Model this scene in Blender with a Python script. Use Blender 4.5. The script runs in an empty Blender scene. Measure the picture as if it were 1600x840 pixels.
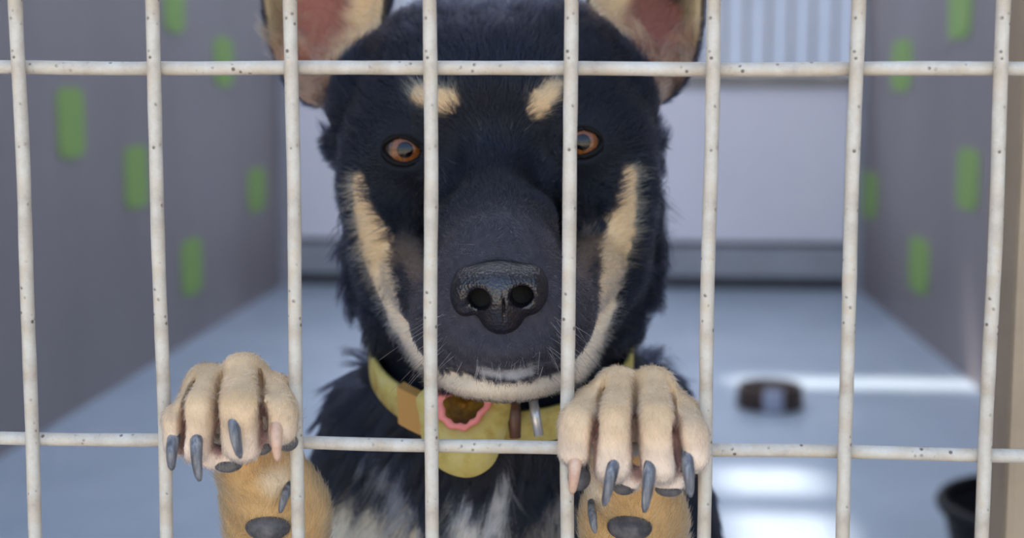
import bpy, bmesh, math, random
import numpy as np
from mathutils import Vector, Matrix

rng = np.random.default_rng(7)
random.seed(7)
SC = bpy.context.scene
COL = SC.collection

# ------------------------------------------------------------------ camera
YAW, PITCH, ROLL, FPX = .0630525, .121571, .002473, 2355.3
CAM = np.array([.03848, -.54338, .75])
_fw = np.array([-math.sin(YAW) * math.cos(PITCH), math.cos(YAW) * math.cos(PITCH), -math.sin(PITCH)])
_r = np.array([math.cos(YAW), math.sin(YAW), 0.])
_u = np.cross(_r, _fw)
_r2 = math.cos(ROLL) * _r + math.sin(ROLL) * _u
_u2 = -math.sin(ROLL) * _r + math.cos(ROLL) * _u
cam_d = bpy.data.cameras.new('camera')
cam_o = bpy.data.objects.new('camera', cam_d)
COL.objects.link(cam_o)
M4 = Matrix.Identity(4)
for i in range(3):
    M4[i][0], M4[i][1], M4[i][2], M4[i][3] = _r2[i], _u2[i], -_fw[i], CAM[i]
cam_o.matrix_world = M4
cam_d.sensor_width = 36
cam_d.lens = FPX / 1600 * 36
cam_d.clip_start = .02
cam_d.dof.use_dof = True
cam_d.dof.focus_distance = .575
cam_d.dof.aperture_fstop = 8.5
SC.camera = cam_o

# ------------------------------------------------------------------ light
SUN_DIR = Vector((.20, -.42, -.90)).normalized()      # the way the sunlight travels
world = bpy.data.worlds.new('world'); SC.world = world
world.use_nodes = True
wn = world.node_tree
bg = wn.nodes['Background']
sky = wn.nodes.new('ShaderNodeTexSky')
sky.sky_type = 'NISHITA'
sky.sun_disc = False
sky.sun_elevation = math.radians(58)
sky.sun_rotation = math.radians(-25)
sky.air_density = 1.3; sky.dust_density = 2.5; sky.ozone_density = 1.2
wn.links.new(sky.outputs[0], bg.inputs[0])
bg.inputs[1].default_value = .46
sun_d = bpy.data.lights.new('sun', 'SUN')
sun_d.energy = 6.5; sun_d.angle = .04; sun_d.color = (1, .93, .82)
sun_o = bpy.data.objects.new('sun', sun_d); COL.objects.link(sun_o)
sun_o.rotation_euler = SUN_DIR.to_track_quat('-Z', 'Y').to_euler()
sun_o.location = (-1, 3, 6)
SC.view_settings.view_transform = 'Standard'
SC.view_settings.look = 'None'
SC.view_settings.exposure = .38
SC.view_settings.gamma = 1
SC.view_settings.use_curve_mapping = False


# ------------------------------------------------------------------ helpers
def P(px, py, Y):
    """a point of the place at depth Y, read off the photograph"""
    d = _fw + (px - 800) / FPX * _r2 - (py - 420) / FPX * _u2
    return CAM + d * (Y - CAM[1]) / d[1]


def tag(o, label=None, cat=None, group=None, kind=None):
    if label: o['label'] = label
    if cat: o['category'] = cat
    if group: o['group'] = group
    if kind: o['kind'] = kind
    return o


def empty(name, loc=(0, 0, 0)):
    o = bpy.data.objects.new(name, None); COL.objects.link(o)
    o.location = loc; o.empty_display_size = .05
    return o


def link(name, me, mat, parent=None):
    """mesh is in world coordinates; the parent empty may stand elsewhere"""
    o = bpy.data.objects.new(name, me); COL.objects.link(o)
    if mat is not None and len(me.materials) == 0: me.materials.append(mat)
    if parent is not None:
        o.parent = parent
        base = Vector((0, 0, 0)); q = parent
        while q is not None:
            base += Vector(q.location); q = q.parent
        o.location = -base
    return o


def pyd(name, v, f, smooth=True):
    me = bpy.data.meshes.new(name)
    me.from_pydata([tuple(map(float, a)) for a in v], [], [tuple(a) for a in f])
    if smooth: me.polygons.foreach_set('use_smooth', [True] * len(me.polygons))
    me.update()
    return me


def box_mesh(name, x0, x1, y0, y1, z0, z1, bev=0.0):
    bm = bmesh.new()
    bmesh.ops.create_cube(bm, size=1)
    for v in bm.verts:
        v.co = Vector(((x0 + x1) / 2 + v.co.x * (x1 - x0), (y0 + y1) / 2 + v.co.y * (y1 - y0), (z0 + z1) / 2 + v.co.z * (z1 - z0)))
    if bev > 0:
        bmesh.ops.bevel(bm, geom=bm.edges[:], offset=bev, segments=2, affect='EDGES', profile=.6)
    me = bpy.data.meshes.new(name); bm.to_mesh(me); bm.free()
    return me


def box(name, mat, parent, x0, x1, y0, y1, z0, z1, bev=0.0):
    return link(name, box_mesh(name, x0, x1, y0, y1, z0, z1, bev), mat, parent)


def tube(name, pts, rad, n=12, flat=1.0, flat_axis=(1, 0, 0)):
    pts = [Vector(p) for p in pts]
    V, F = [], []
    ref = Vector(flat_axis)
    for i, p in enumerate(pts):
        t = (pts[min(i + 1, len(pts) - 1)] - pts[max(i - 1, 0)]).normalized()
        a = (ref - t * ref.dot(t))
        if a.length < 1e-4: a = t.orthogonal()
        a.normalize(); b = t.cross(a)
        for k in range(n):
            th = 2 * math.pi * k / n
            V.append(p + a * (math.cos(th) * rad[i] * flat) + b * (math.sin(th) * rad[i]))
    for i in range(len(pts) - 1):
        for k in range(n):
            F.append((i * n + k, i * n + (k + 1) % n, (i + 1) * n + (k + 1) % n, (i + 1) * n + k))
    F.append(tuple(range(n - 1, -1, -1)))
    F.append(tuple((len(pts) - 1) * n + k for k in range(n)))
    return pyd(name, V, F)


def lathe(name, prof, loc, n=40, sx=1, sy=1):
    V, F = [], []
    for r, z in prof:
        for k in range(n):
            th = 2 * math.pi * k / n
            V.append((loc[0] + r * sx * math.cos(th), loc[1] + r * sy * math.sin(th), loc[2] + z))
    m = len(prof)
    for i in range(m - 1):
        for k in range(n):
            F.append((i * n + k, i * n + (k + 1) % n, (i + 1) * n + (k + 1) % n, (i + 1) * n + k))
    return pyd(name, V, F)


def ball(name, c, r, seg=24, ring=14):
    bm = bmesh.new()
    bmesh.ops.create_uvsphere(bm, u_segments=seg, v_segments=ring, radius=1)
    for v in bm.verts:
        v.co = Vector((c[0] + v.co.x * r[0], c[1] + v.co.y * r[1], c[2] + v.co.z * r[2]))
    for f in bm.faces: f.smooth = True
    me = bpy.data.meshes.new(name); bm.to_mesh(me); bm.free()
    return me


# ------------------------------------------------------------------ materials
class Mat:
    def __init__(s, name, col=(.5, .5, .5), rough=.6, spec=.5, metal=0, coat=0):
        s.m = bpy.data.materials.new(name); s.m.use_nodes = True
        s.t = s.m.node_tree; s.b = s.t.nodes['Principled BSDF']
        s.b.inputs['Base Color'].default_value = (*col, 1)
        s.b.inputs['Roughness'].default_value = rough
        s.b.inputs['Specular IOR Level'].default_value = spec
        s.b.inputs['Metallic'].default_value = metal
        s.b.inputs['Coat Weight'].default_value = coat
        s.b.inputs['Coat Roughness'].default_value = .05
        s.co = s.t.nodes.new('ShaderNodeTexCoord')

    def noise(s, scale, detail=4, rough=.6, stretch=None):
        n = s.t.nodes.new('ShaderNodeTexNoise')
        n.inputs['Scale'].default_value = scale; n.inputs['Detail'].default_value = detail
        n.inputs['Roughness'].default_value = rough
        src = s.co.outputs['Object']
        if stretch:
            mp = s.t.nodes.new('ShaderNodeMapping'); mp.inputs['Scale'].default_value = stretch
            s.t.links.new(src, mp.inputs[0]); src = mp.outputs[0]
        s.t.links.new(src, n.inputs['Vector'])
        return n.outputs[0]

    def ramp(s, src, stops):
        r = s.t.nodes.new('ShaderNodeValToRGB')
        while len(r.color_ramp.elements) < len(stops): r.color_ramp.elements.new(.5)
        for e, (p, c) in zip(r.color_ramp.elements, stops):
            e.position = p; e.color = (*c, 1) if len(c) == 3 else c
        s.t.links.new(src, r.inputs[0])
        return r.outputs[0]

    def mix(s, fac, a, b, mode='MIX'):
        n = s.t.nodes.new('ShaderNodeMix'); n.data_type = 'RGBA'; n.blend_type = mode
        for sock, v in ((n.inputs[0], fac), (n.inputs[6], a), (n.inputs[7], b)):
            if hasattr(v, 'links'): s.t.links.new(v, sock)
            elif isinstance(v, (int, float)): sock.default_value = v
            else: sock.default_value = (*v, 1)
        return n.outputs[2]

    def color(s, src): s.t.links.new(src, s.b.inputs['Base Color']); return s
    def roughness(s, src): s.t.links.new(src, s.b.inputs['Roughness']); return s

    def bump(s, src, strength=.3, dist=.001):
        n = s.t.nodes.new('ShaderNodeBump'); n.inputs['Strength'].default_value = strength
        n.inputs['Distance'].default_value = dist
        s.t.links.new(src, n.inputs['Height']); s.t.links.new(n.outputs[0], s.b.inputs['Normal'])
        return s


def mat_wire():
    m = Mat('cream_painted_wire', rough=.55, spec=.4)
    base = m.ramp(m.noise(60, 5, .7), [(.3, (.36, .30, .24)), (.5, (.49, .44, .37)), (.72, (.58, .55, .49))])
    stain = m.ramp(m.noise(75, 4, .7), [(.46, (0, 0, 0)), (.70, (.8, .8, .8))])
    c = m.mix(stain, base, (.47, .38, .27))
    v = m.t.nodes.new('ShaderNodeTexVoronoi'); v.inputs['Scale'].default_value = 330
    m.t.links.new(m.co.outputs['Object'], v.inputs['Vector'])
    dots = m.ramp(v.outputs['Distance'], [(.16, (1, 1, 1)), (.30, (0, 0, 0))])
    gate = m.ramp(m.noise(110, 2), [(.54, (0, 0, 0)), (.62, (1, 1, 1))])
    c = m.mix(m.mix(1.0, dots, gate, 'MULTIPLY'), c, (.13, .10, .08))
    m.color(c); m.bump(m.noise(420, 5, .7), .35, .0006)
    return m.m


def mat_speckle(name, a, b, scale, rough, bump=.1, dist=.002, spec=.5, stretch=None):
    m = Mat(name, rough=rough, spec=spec)
    n = m.noise(scale, 6, .65, stretch)
    m.color(m.ramp(n, [(.3, a), (.7, b)]))
    m.bump(m.noise(scale * 6, 4), bump, dist)
    return m.m


M_wire = mat_wire()
M_floor = mat_speckle('painted_concrete', (.27, .33, .41), (.36, .42, .51), 3.0, .36, .12, .003, .5)
M_ground = mat_speckle('pale_warm_paving', (.50, .40, .29), (.62, .51, .38), 2.2, .85)
M_wall = mat_speckle('grey_sheet_wall', (.195, .166, .172), (.262, .230, .238), 1.6, .5, .05, .002, .4, (1, 1, .3))
M_green = Mat('green_plastic', (.22, .36, .085), .6).m
M_panel = mat_speckle('lilac_white_panel', (.78, .75, .83), (.84, .81, .88), 2.0, .45, .05)
M_kerb = mat_speckle('grey_kerb', (.30, .31, .34), (.40, .41, .44), 6, .7)
M_darkstrip = Mat('matte_dark_strip', (.05, .05, .06), .7).m
M_rail = mat_speckle('weathered_rail', (.24, .22, .20), (.40, .35, .30), 9, .6)
M_bar = mat_speckle('grey_galvanised', (.30, .30, .34), (.38, .38, .42), 20, .45)
M_yard = mat_speckle('pale_blue_render', (.29, .32, .39), (.34, .37, .44), 1.5, .8)
M_roof = mat_speckle('added_roof_sheet', (.50, .50, .52), (.58, .58, .60), 3, .5)  # added roof, made translucent to brighten the run below
_rm = M_roof.node_tree
_tl = _rm.nodes.new('ShaderNodeBsdfTranslucent'); _tl.inputs[0].default_value = (.60, .62, .65, 1)
_mx = _rm.nodes.new('ShaderNodeMixShader'); _mx.inputs[0].default_value = .9
_rm.links.new(_rm.nodes['Principled BSDF'].outputs[0], _mx.inputs[1]); _rm.links.new(_tl.outputs[0], _mx.inputs[2])
_rm.links.new(_mx.outputs[0], _rm.nodes['Material Output'].inputs[0])
M_eave = mat_speckle('added_grey_eave', (.34, .33, .33), (.40, .39, .39), 3, .5)  # opaque front sheet of the added roof, cuts light at the gate
M_post = mat_speckle('tan_painted_post', (.32, .235, .155), (.43, .32, .21), 14, .6, .2, .001)
M_tub = Mat('black_rubber', (.006, .006, .008), .6, .2).m
M_bowl = mat_speckle('brown_glaze', (.035, .022, .018), (.07, .04, .028), 25, .35)
M_bowlglint = Mat('painted_bowl_highlight', (.30, .32, .42), .4).m  # flat pale colour standing in for the bowl's highlight

# ------------------------------------------------------------------ the setting
XL, XR, YB = -1.18, .97, 5.05
WALL_H, ROOF_Z = 1.9, 2.3

fl = box('floor', M_floor, None, XL - .1, XR + .1, -.45, YB + .1, -.06, 0)
tag(fl, 'blue-grey painted concrete floor of the kennel run', None, None, 'structure')
gr = box('ground', M_ground, None, -14, 14, -16, -.45, -.08, -.005)
tag(gr, 'warm pale paving in front of the kennel', None, None, 'structure')
gb = box('ground', M_ground, None, -14, 14, YB + .1, 16, -.08, -.005)
tag(gb, 'warm pale paving behind the kennel', None, None, 'structure')

wl = box('wall_left', M_wall, None, XL - .05, XL, -.4, YB + .08, 0, WALL_H)
tag(wl, 'grey sheet side wall with green strips at left', None, None, 'structure')
wr = box('wall_right', M_wall, None, XR, XR + .05, -.4, YB + .08, 0, WALL_H)
tag(wr, 'grey sheet side wall with green strips at right', None, None, 'structure')


def strip_mesh(w, h, t=.006, n=6):
    """upright strip with rounded ends, lying in the YZ plane"""
    out = []
    cr = w * .18
    for q, (sx, sz) in enumerate(((1, 1), (-1, 1), (-1, -1), (1, -1))):
        for k in range(4):
            a = math.pi / 2 * (q + k / 3)
            out.append((sx * (w / 2 - cr) + cr * math.cos(a), sz * (h / 2 - cr) + cr * math.sin(a)))
    m = len(out)
    V = [(-t / 2, a, b) for a, b in out] + [(t / 2, a, b) for a, b in out]
    F = [tuple(range(m)), tuple(range(2 * m - 1, m - 1, -1))] + [(i, i + m, (i + 1) % m + m, (i + 1) % m) for i in range(m)]
    return pyd('green_strip', V, F, False)


def wall_hit(px, py, X):
    d = _fw + (px - 800) / FPX * _r2 - (py - 420) / FPX * _u2
    return CAM + d * (X - CAM[0]) / d[0]


def strips(wall, X, side, rects):
    for px, y0, y1, w in rects:
        a = wall_hit(px, y0, X); b = wall_hit(px, y1, X)
        l_ = wall_hit(px - w / 2, (y0 + y1) / 2, X); r_ = wall_hit(px + w / 2, (y0 + y1) / 2, X)
        wd = abs(l_[1] - r_[1])
        o = link('green_strip', strip_mesh(wd, abs(a[2] - b[2])), M_green, wall)
        o.location = (X + side * .002, a[1], (a[2] + b[2]) / 2)


strips(wl, XL, 1, [(270, -45, 50, 30), (348, 58, 135, 28), (108, 137, 247, 40), (211, 228, 325, 34),
                   (400, 262, 330, 26), (298, 373, 460, 30)])
strips(wr, XR, -1, [(1503, -30, 60, 34), (1411, 62, 143, 30), (1515, 232, 328, 32), (1438, 372, 458, 30),
                    (1358, 268, 340, 28)])

wb = empty('wall_back', ((XL + XR) / 2, YB, 0))
tag(wb, 'back wall of pale lilac panel with upright bars above', None, None, 'structure')
box('panel', M_panel, wb, XL + .02, XR - .02, YB, YB + .03, .175, .745, .004)
box('kerb', M_kerb, wb, XL, XR, YB - .02, YB + .06, .045, .155, .006)
box('dark_strip', M_darkstrip, wb, XL, XR, YB - .005, YB + .05, 0, .045)  # dark strips under the kerb and under the panel
box('dark_strip', M_darkstrip, wb, XL, XR, YB + .012, YB + .05, .155, .175)
box('rail', M_rail, wb, XL, XR, YB - .015, YB + .045, .745, .795, .006)
box('rail', M_rail, wb, XL, XR, YB - .015, YB + .045, 1.86, 1.91, .006)
barm = tube('bar', [(0, 0, .79), (0, 0, 1.87)], [.008, .008], 10)
nb = int((XR - XL - .08) / .08)
for i in range(nb + 1):
    o = link('bar', barm, M_bar, wb)
    o.location = (XL + .04 + i * .08 - wb.location.x, .015, 0)
for x0, x1 in ((XL, XL + .05), (XR - .05, XR)):
    box('corner_post', M_bar, wb, x0, x1, YB - .06, YB - .01, 0, 1.95, .004)

yw = box('wall_yard', M_yard, None, -7, 7, 9.0, 9.2, -.06, 2.6)
tag(yw, 'pale blue-grey yard wall far behind the kennel', None, None, 'structure')

# unseen roof, added to shape the light: gaps cut for slips of sun
RX0, RX1, RY0, RY1 = XL - .35, XR + .35, -.12, YB + 1.5
SL = [-SUN_DIR.x / -SUN_DIR.z * ROOF_Z, -SUN_DIR.y / -SUN_DIR.z * ROOF_Z]     # roof point = floor point + SL
roof = empty('added_roof', (0, 2, ROOF_Z))
tag(roof, 'unseen sheet roof added over the run to shape the light', None, None, 'structure')
gapA = (.36 + SL[0], 1.00 + SL[0], 3.20 + SL[1], 3.35 + SL[1])
gapB = (.25 + SL[0], .45 + SL[0], 2.20 + SL[1], 2.40 + SL[1])
gapC = (.25 + SL[0], .44 + SL[0], 1.84 + SL[1], 2.08 + SL[1])


def sheet(x0, x1, y0, y1): box('added_roof_sheet', M_roof, roof, x0, x1, y0, y1, ROOF_Z, ROOF_Z + .02)


ys = sorted([gapA, gapB, gapC], key=lambda g: g[2])
yc = .55
box('added_eave_sheet', M_eave, roof, RX0, RX1, RY0, .55, ROOF_Z, ROOF_Z + .02)
for g in ys:
    sheet(RX0, RX1, yc, g[2]); sheet(RX0, g[0], g[2], g[3]); sheet(g[1], RX1, g[2], g[3]); yc = g[3]
sheet(RX0, RX1, yc, RY1)

# tan post just inside the mesh
px0 = P(1573, 760, .18)[0]
post = empty('square_post', (px0 + .03, .21, 0))
tag(post, 'tan painted square post at the right edge, just behind the mesh', 'post')
box('shaft', M_post, post, px0, px0 + .06, .18, .24, 0, ROOF_Z, .004)
box('foot_plate', M_post, post, px0 - .02, px0 + .08, .16, .26, 0, .008, .002)

# ------------------------------------------------------------------ things on the floor
TX, TY = .735, 1.70
tub = empty('rubber_tub', (TX, TY, 0))
tag(tub, 'black rubber tub on the floor beside the tan post', 'tub')
link('shell', lathe('shell', [(.0, .0), (.14, .0), (.15, .006), (.172, .06), (.184, .115), (.181, .118), (.166, .062), (.144, .014), (0, .012)], (TX, TY, 0)), M_tub, tub)
link('rim', lathe('rim', [(.181, .112), (.192, .114), (.196, .122), (.192, .131), (.183, .133), (.178, .124), (.181, .112)], (TX, TY, 0)), M_tub, tub)
tub.location = (TX, TY, 0)
for ch in tub.children: ch.location = (-TX, -TY, 0)

bowl = empty('feeding_bowl', (.425, 2.97, 0))
tag(bowl, 'small dark brown feeding bowl on the blue-grey floor', 'bowl')
link('shell', lathe('shell', [(0, 0), (.074, 0), (.080, .004), (.077, .030), (.075, .050), (.071, .054), (.066, .050), (.058, .020), (0, .014)], (.425, 2.97, 0)), M_bowl, bowl)
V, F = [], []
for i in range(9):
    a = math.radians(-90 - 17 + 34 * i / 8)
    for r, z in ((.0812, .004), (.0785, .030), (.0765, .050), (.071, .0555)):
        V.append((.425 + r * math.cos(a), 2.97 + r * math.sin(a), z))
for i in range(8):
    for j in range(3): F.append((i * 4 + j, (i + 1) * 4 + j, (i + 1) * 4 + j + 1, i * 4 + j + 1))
link('painted_glint', pyd('painted_glint', V, F), M_bowlglint, bowl)  # reflection on the bowl front, painted as a pale strip

# ------------------------------------------------------------------ the wire mesh front
fence = empty('wire_mesh_gate', (0, 0, 0))
tag(fence, 'cream painted welded wire mesh gate the dog stands behind', 'gate')
WR = .00255
ZT, ZB_ = 1.80, .08
zh0, zhs = .7558, .1383


def wire_mesh(seed, L, vertical):
    r_ = random.Random(seed)
    n = int(L / .012)
    pts, rad = [], []
    ph = [r_.uniform(0, 6.28) for _ in range(6)]
    for i in range(n + 1):
        s = L * i / n
        w1 = .00022 * math.sin(s * 31 + ph[0]) + .00012 * math.sin(s * 57 + ph[1])
        w2 = .00028 * math.sin(s * 27 + ph[2]) + .00022 * math.sin(s * 63 + ph[3])
        pts.append((w1, w2, s) if vertical else (s, w2, w1))
        rad.append(WR * (1 + .02 * math.sin(s * 140 + ph[4]) + .015 * math.sin(s * 233 + ph[5])))
    return tube('wire', pts, rad, 12, 1.0, (1, 0, 0) if vertical else (0, 0, 1))


vm = [wire_mesh(100 + k, ZT - ZB_, True) for k in range(8)]
hm = [wire_mesh(300 + k, XR - XL - .02, False) for k in range(3)]
i0, i1 = math.ceil((XL + .03 + .175) / .05), math.floor((XR - .03 + .175) / .05)
for i in range(i0, i1 + 1):
    o = link('wire', vm[i % 8], M_wire, fence); o.location = (i * .05 - .175, -.0043, ZB_)
k0, k1 = math.ceil((ZB_ + .02 - zh0) / zhs), math.floor((ZT - .02 - zh0) / zhs)
for k in range(k0, k1 + 1):
    o = link('wire', hm[k % 3], M_wire, fence); o.location = (XL + .01, 0, zh0 + k * zhs)
for n_, a in (('stile', (XL + .002, XL + .034, -.018, .016, .01, ZT + .03)), ('stile', (XR - .034, XR - .002, -.018, .016, .01, ZT + .03)),
              ('frame_rail', (XL + .034, XR - .034, -.018, .016, ZB_ - .03, ZB_ + .004)), ('frame_rail', (XL + .034, XR - .034, -.018, .016, ZT - .004, ZT + .03))):
    box(n_, M_wire, fence, *a, .003)


# ------------------------------------------------------------------ signed distance modelling of the dog
class Field:
    def __init__(s, xs, ys, zs):
        s.ax = [np.asarray(a, np.float32) for a in (xs, ys, zs)]
        s.d = np.full([len(a) for a in s.ax], .3, np.float32)

    def sub(s, lo, hi):
        sl = []
        for a, l, h in zip(s.ax, lo, hi):
            i, j = np.searchsorted(a, l), np.searchsorted(a, h)
            sl.append(slice(max(i - 1, 0), min(j + 1, len(a))))
        X, Y, Z = np.meshgrid(*[a[q] for a, q in zip(s.ax, sl)], indexing='ij')
        return tuple(sl), X, Y, Z

    def apply(s, fn, lo, hi, k, op='u'):
        sl, X, Y, Z = s.sub(np.array(lo) - k - .008, np.array(hi) + k + .008)
        if X.size == 0: return
        b = fn(X, Y, Z); a = s.d[sl]
        if op == 'u':
            h = np.maximum(k - np.abs(a - b), 0) / k
            s.d[sl] = np.minimum(a, b) - h * h * k * .25
        else:
            b = -b
            h = np.maximum(k - np.abs(a - b), 0) / k
            s.d[sl] = np.maximum(a, b) + h * h * k * .25

    def ell(s, c, r, k=.012, op='u', rot=None):
        r = np.array(r, float); m = max(r) if rot is not None else r
        c = np.array(c, float)
        s.apply(lambda X, Y, Z: ell_f(X, Y, Z, c, r, rot), c - m, c + m, k, op)

    def cone(s, a, b, ra, rb, k=.012, op='u'):
        a = np.array(a, float); b = np.array(b, float); m = max(ra, rb)

        def fn(X, Y, Z):
            ab = b - a
            t = np.clip(((X - a[0]) * ab[0] + (Y - a[1]) * ab[1] + (Z - a[2]) * ab[2]) / (ab @ ab), 0, 1)
            return np.sqrt((X - a[0] - t * ab[0]) ** 2 + (Y - a[1] - t * ab[1]) ** 2 + (Z - a[2] - t * ab[2]) ** 2) - (ra + (rb - ra) * t)
        s.apply(fn, np.minimum(a, b) - m, np.maximum(a, b) + m, k, op)

    def mesh(s, name):
        d = s.d
        neg = d < 0
        cnt = sum(neg[i:i - 1 or None, j:j - 1 or None, k:k - 1 or None].astype(np.int8)
                  for i in (0, 1) for j in (0, 1) for k in (0, 1)) if False else None
        n = neg.astype(np.int8)
        c = n[:-1] + n[1:]; c = c[:, :-1] + c[:, 1:]; c = c[:, :, :-1] + c[:, :, 1:]
        act = (c > 0) & (c < 8)
        I = np.argwhere(act)
        idx = np.full(act.shape, -1, np.int32); idx[act] = np.arange(len(I))
        corners = [(i, j, k) for i in (0, 1) for j in (0, 1) for k in (0, 1)]
        val = {q: d[I[:, 0] + q[0], I[:, 1] + q[1], I[:, 2] + q[2]].astype(np.float64) for q in corners}
        acc = np.zeros((len(I), 3)); num = np.zeros(len(I))
        for q in corners:
            for ax in range(3):
                if q[ax]: continue
                q2 = list(q); q2[ax] = 1; q2 = tuple(q2)
                a, b = val[q], val[q2]
                m = (a < 0) != (b < 0)
                t = np.where(m, a / np.where(m, a - b, 1), 0)
                p = np.tile(np.array(q, float), (len(I), 1)); p[:, ax] = t
                acc[m] += p[m]; num[m] += 1
        fr = acc / num[:, None]
        co = np.empty_like(fr)
        for ax in range(3):
            A = s.ax[ax].astype(np.float64); i = I[:, ax]
            co[:, ax] = A[i] + fr[:, ax] * (A[i + 1] - A[i])
        quads = []
        for ax in range(3):
            o1, o2 = (ax + 1) % 3, (ax + 2) % 3
            a = [slice(None)] * 3; b = [slice(None)] * 3
            a[ax] = slice(0, -1); b[ax] = slice(1, None)
            e = neg[tuple(a)] != neg[tuple(b)]
            E_ = np.argwhere(e)
            ok = (E_[:, o1] > 0) & (E_[:, o2] > 0) & (E_[:, o1] < d.shape[o1] - 1) & (E_[:, o2] < d.shape[o2] - 1)
            E_ = E_[ok]
            inside = neg[E_[:, 0], E_[:, 1], E_[:, 2]]

            def g(da, db):
                q = E_.copy(); q[:, o1] -= da; q[:, o2] -= db
                return idx[q[:, 0], q[:, 1], q[:, 2]]
            Q = np.stack([g(1, 1), g(0, 1), g(0, 0), g(1, 0)], 1)
            Q[~inside] = Q[~inside][:, ::-1]
            quads.append(Q)
        Q = np.concatenate(quads); Q = Q[(Q >= 0).all(1)]
        return co, Q


def ell_f(X, Y, Z, c, r, rot=None):
    x, y, z = X - c[0], Y - c[1], Z - c[2]
    if rot is not None:
        R = np.array(rot.to_3x3()) if hasattr(rot, 'to_3x3') else np.array(rot)
        x, y, z = R[0, 0] * x + R[1, 0] * y + R[2, 0] * z, R[0, 1] * x + R[1, 1] * y + R[2, 1] * z, R[0, 2] * x + R[1, 2] * y + R[2, 2] * z
    k0 = np.sqrt((x / r[0]) ** 2 + (y / r[1]) ** 2 + (z / r[2]) ** 2)
    k1 = np.sqrt((x / r[0] ** 2) ** 2 + (y / r[1] ** 2) ** 2 + (z / r[2] ** 2) ** 2)
    return k0 * (k0 - 1) / np.maximum(k1, 1e-6)


def np_mesh(name, co, Q):
    me = bpy.data.meshes.new(name)
    me.vertices.add(len(co)); me.vertices.foreach_set('co', co.astype(np.float32).ravel())
    me.loops.add(Q.size); me.loops.foreach_set('vertex_index', Q.astype(np.int32).ravel())
    me.polygons.add(len(Q)); me.polygons.foreach_set('loop_start', np.arange(0, Q.size, 4, dtype=np.int32))
    me.polygons.foreach_set('loop_total', np.full(len(Q), 4, np.int32))
    me.update(calc_edges=True); me.validate()
    me.polygons.foreach_set('use_smooth', np.ones(len(me.polygons), bool))
    return me


def spaced(segs):
    out = [segs[0][0]]
    for a, b, h in segs:
        n = max(1, int(round((b - a) / h)))
        out += list(a + (b - a) * np.arange(1, n + 1) / n)
    return np.array(out)


G = Field(spaced([(-.17, .20, .0017)]),
          spaced([(-.034, .17, .0016), (.17, .27, .0022), (.27, .70, .008)]),
          spaced([(-.005, .46, .008), (.46, .53, .004), (.53, .92, .0017)]))

# --- torso and hind legs, standing up against the gate
chest = P(785, 805, .215)
hip = np.array([.0, .46, .34])
G.ell(chest, (.083, .085, .085), .02)
G.cone(P(785, 900, .225), hip, .085, .075, .03)
for s in (-1, 1):
    h0 = hip + [s * .05, 0, 0]; kn = np.array([s * .085, .37, .225]); hk = np.array([s * .08, .49, .105]); ft = np.array([s * .08, .455, .024])
    G.cone(h0, kn, .058, .036, .02); G.cone(kn, hk, .034, .019, .015); G.cone(hk, ft, .018, .017, .012)
    G.cone(ft, ft + [0, -.07, -.004], .018, .020, .012)
G.cone(hip + [0, .06, -.03], hip + [0, .16, -.22], .024, .014, .02)
# --- neck and throat
G.cone(P(782, 250, .235), P(788, 620, .225), .060, .064, .02)
G.cone(P(785, 500, .15), P(785, 650, .185), .042, .055, .02)
G.ell(P(610, 700, .215), (.032, .04, .045), .02)
G.ell(P(985, 690, .225), (.030, .04, .042), .02)
# --- head
G.ell(P(775, 168, .175), (.061, .070, .046), .02)
G.ell(P(690, 105, .190), (.032, .045, .030), .02)
G.ell(P(862, 100, .190), (.032, .045, .030), .02)
G.ell(P(712, 195, .134), (.022, .022, .019), .012)
G.ell(P(838, 188, .134), (.022, .022, .019), .012)
G.ell(P(622, 262, .155), (.026, .034, .034), .016)
G.ell(P(934, 252, .155), (.026, .034, .034), .016)
G.ell(P(622, 378, .16), (.021, .034, .036), .016)
G.ell(P(945, 368, .16), (.021, .034, .036), .016)
for px, py, Y, r in ((773, 290, .118, (.027, .026, .024)), (777, 360, .092, (.0255, .028, .0245)), (780, 425, .064, (.0245, .028, .0265)), (782, 470, .05, (.0235, .020, .0255))):
    G.ell(P(px, py, Y), r, .012)
for px, py in ((722, 500), (848, 494)):
    G.ell(P(px, py, .062), (.0185, .028, .0195), .010)
    G.cone(P(px, py, .065), P(px + (-70 if px < 780 else 70), py - 70, .118), .017, .015, .012)
G.ell(P(785, 537, .044), (.021, .017, .010), .008)
# lower jaw, a shallow groove keeps the lip line
G.ell(P(789, 578, .080), (.029, .040, .0105), .004)
G.ell(P(791, 578, .046), (.013, .009, .0055), .004)
G.cone(P(618, 440, .142), P(700, 578, .092), .014, .010, .006)
G.cone(P(955, 430, .142), P(880, 572, .092), .014, .010, .006)
G.ell(P(572, 165, .185), (.018, .022, .030), .016)
G.ell(P(966, 155, .185), (.018, .022, .030), .016)
# ruff below the cheeks
G.ell(P(634, 465, .185), (.018, .030, .034), .016)
G.ell(P(938, 455, .185), (.018, .030, .034), .016)
# hollows between the eyes and the bridge of the nose
G.ell(P(690, 238, .098), (.0085, .014, .016), .012, 's')
G.ell(P(850, 230, .098), (.0085, .014, .016), .012, 's')
# eye sockets
EYES = [(P(633, 234, .1262), -1), (P(910, 222, .1262), 1)]
for c, s in EYES:
    G.ell(c + [0, -.001, .0005], (.0150, .0130, .0128), .008)
    G.ell(c + [0, -.013, 0], (.0092, .014, .0065), .0025, 's')


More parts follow.
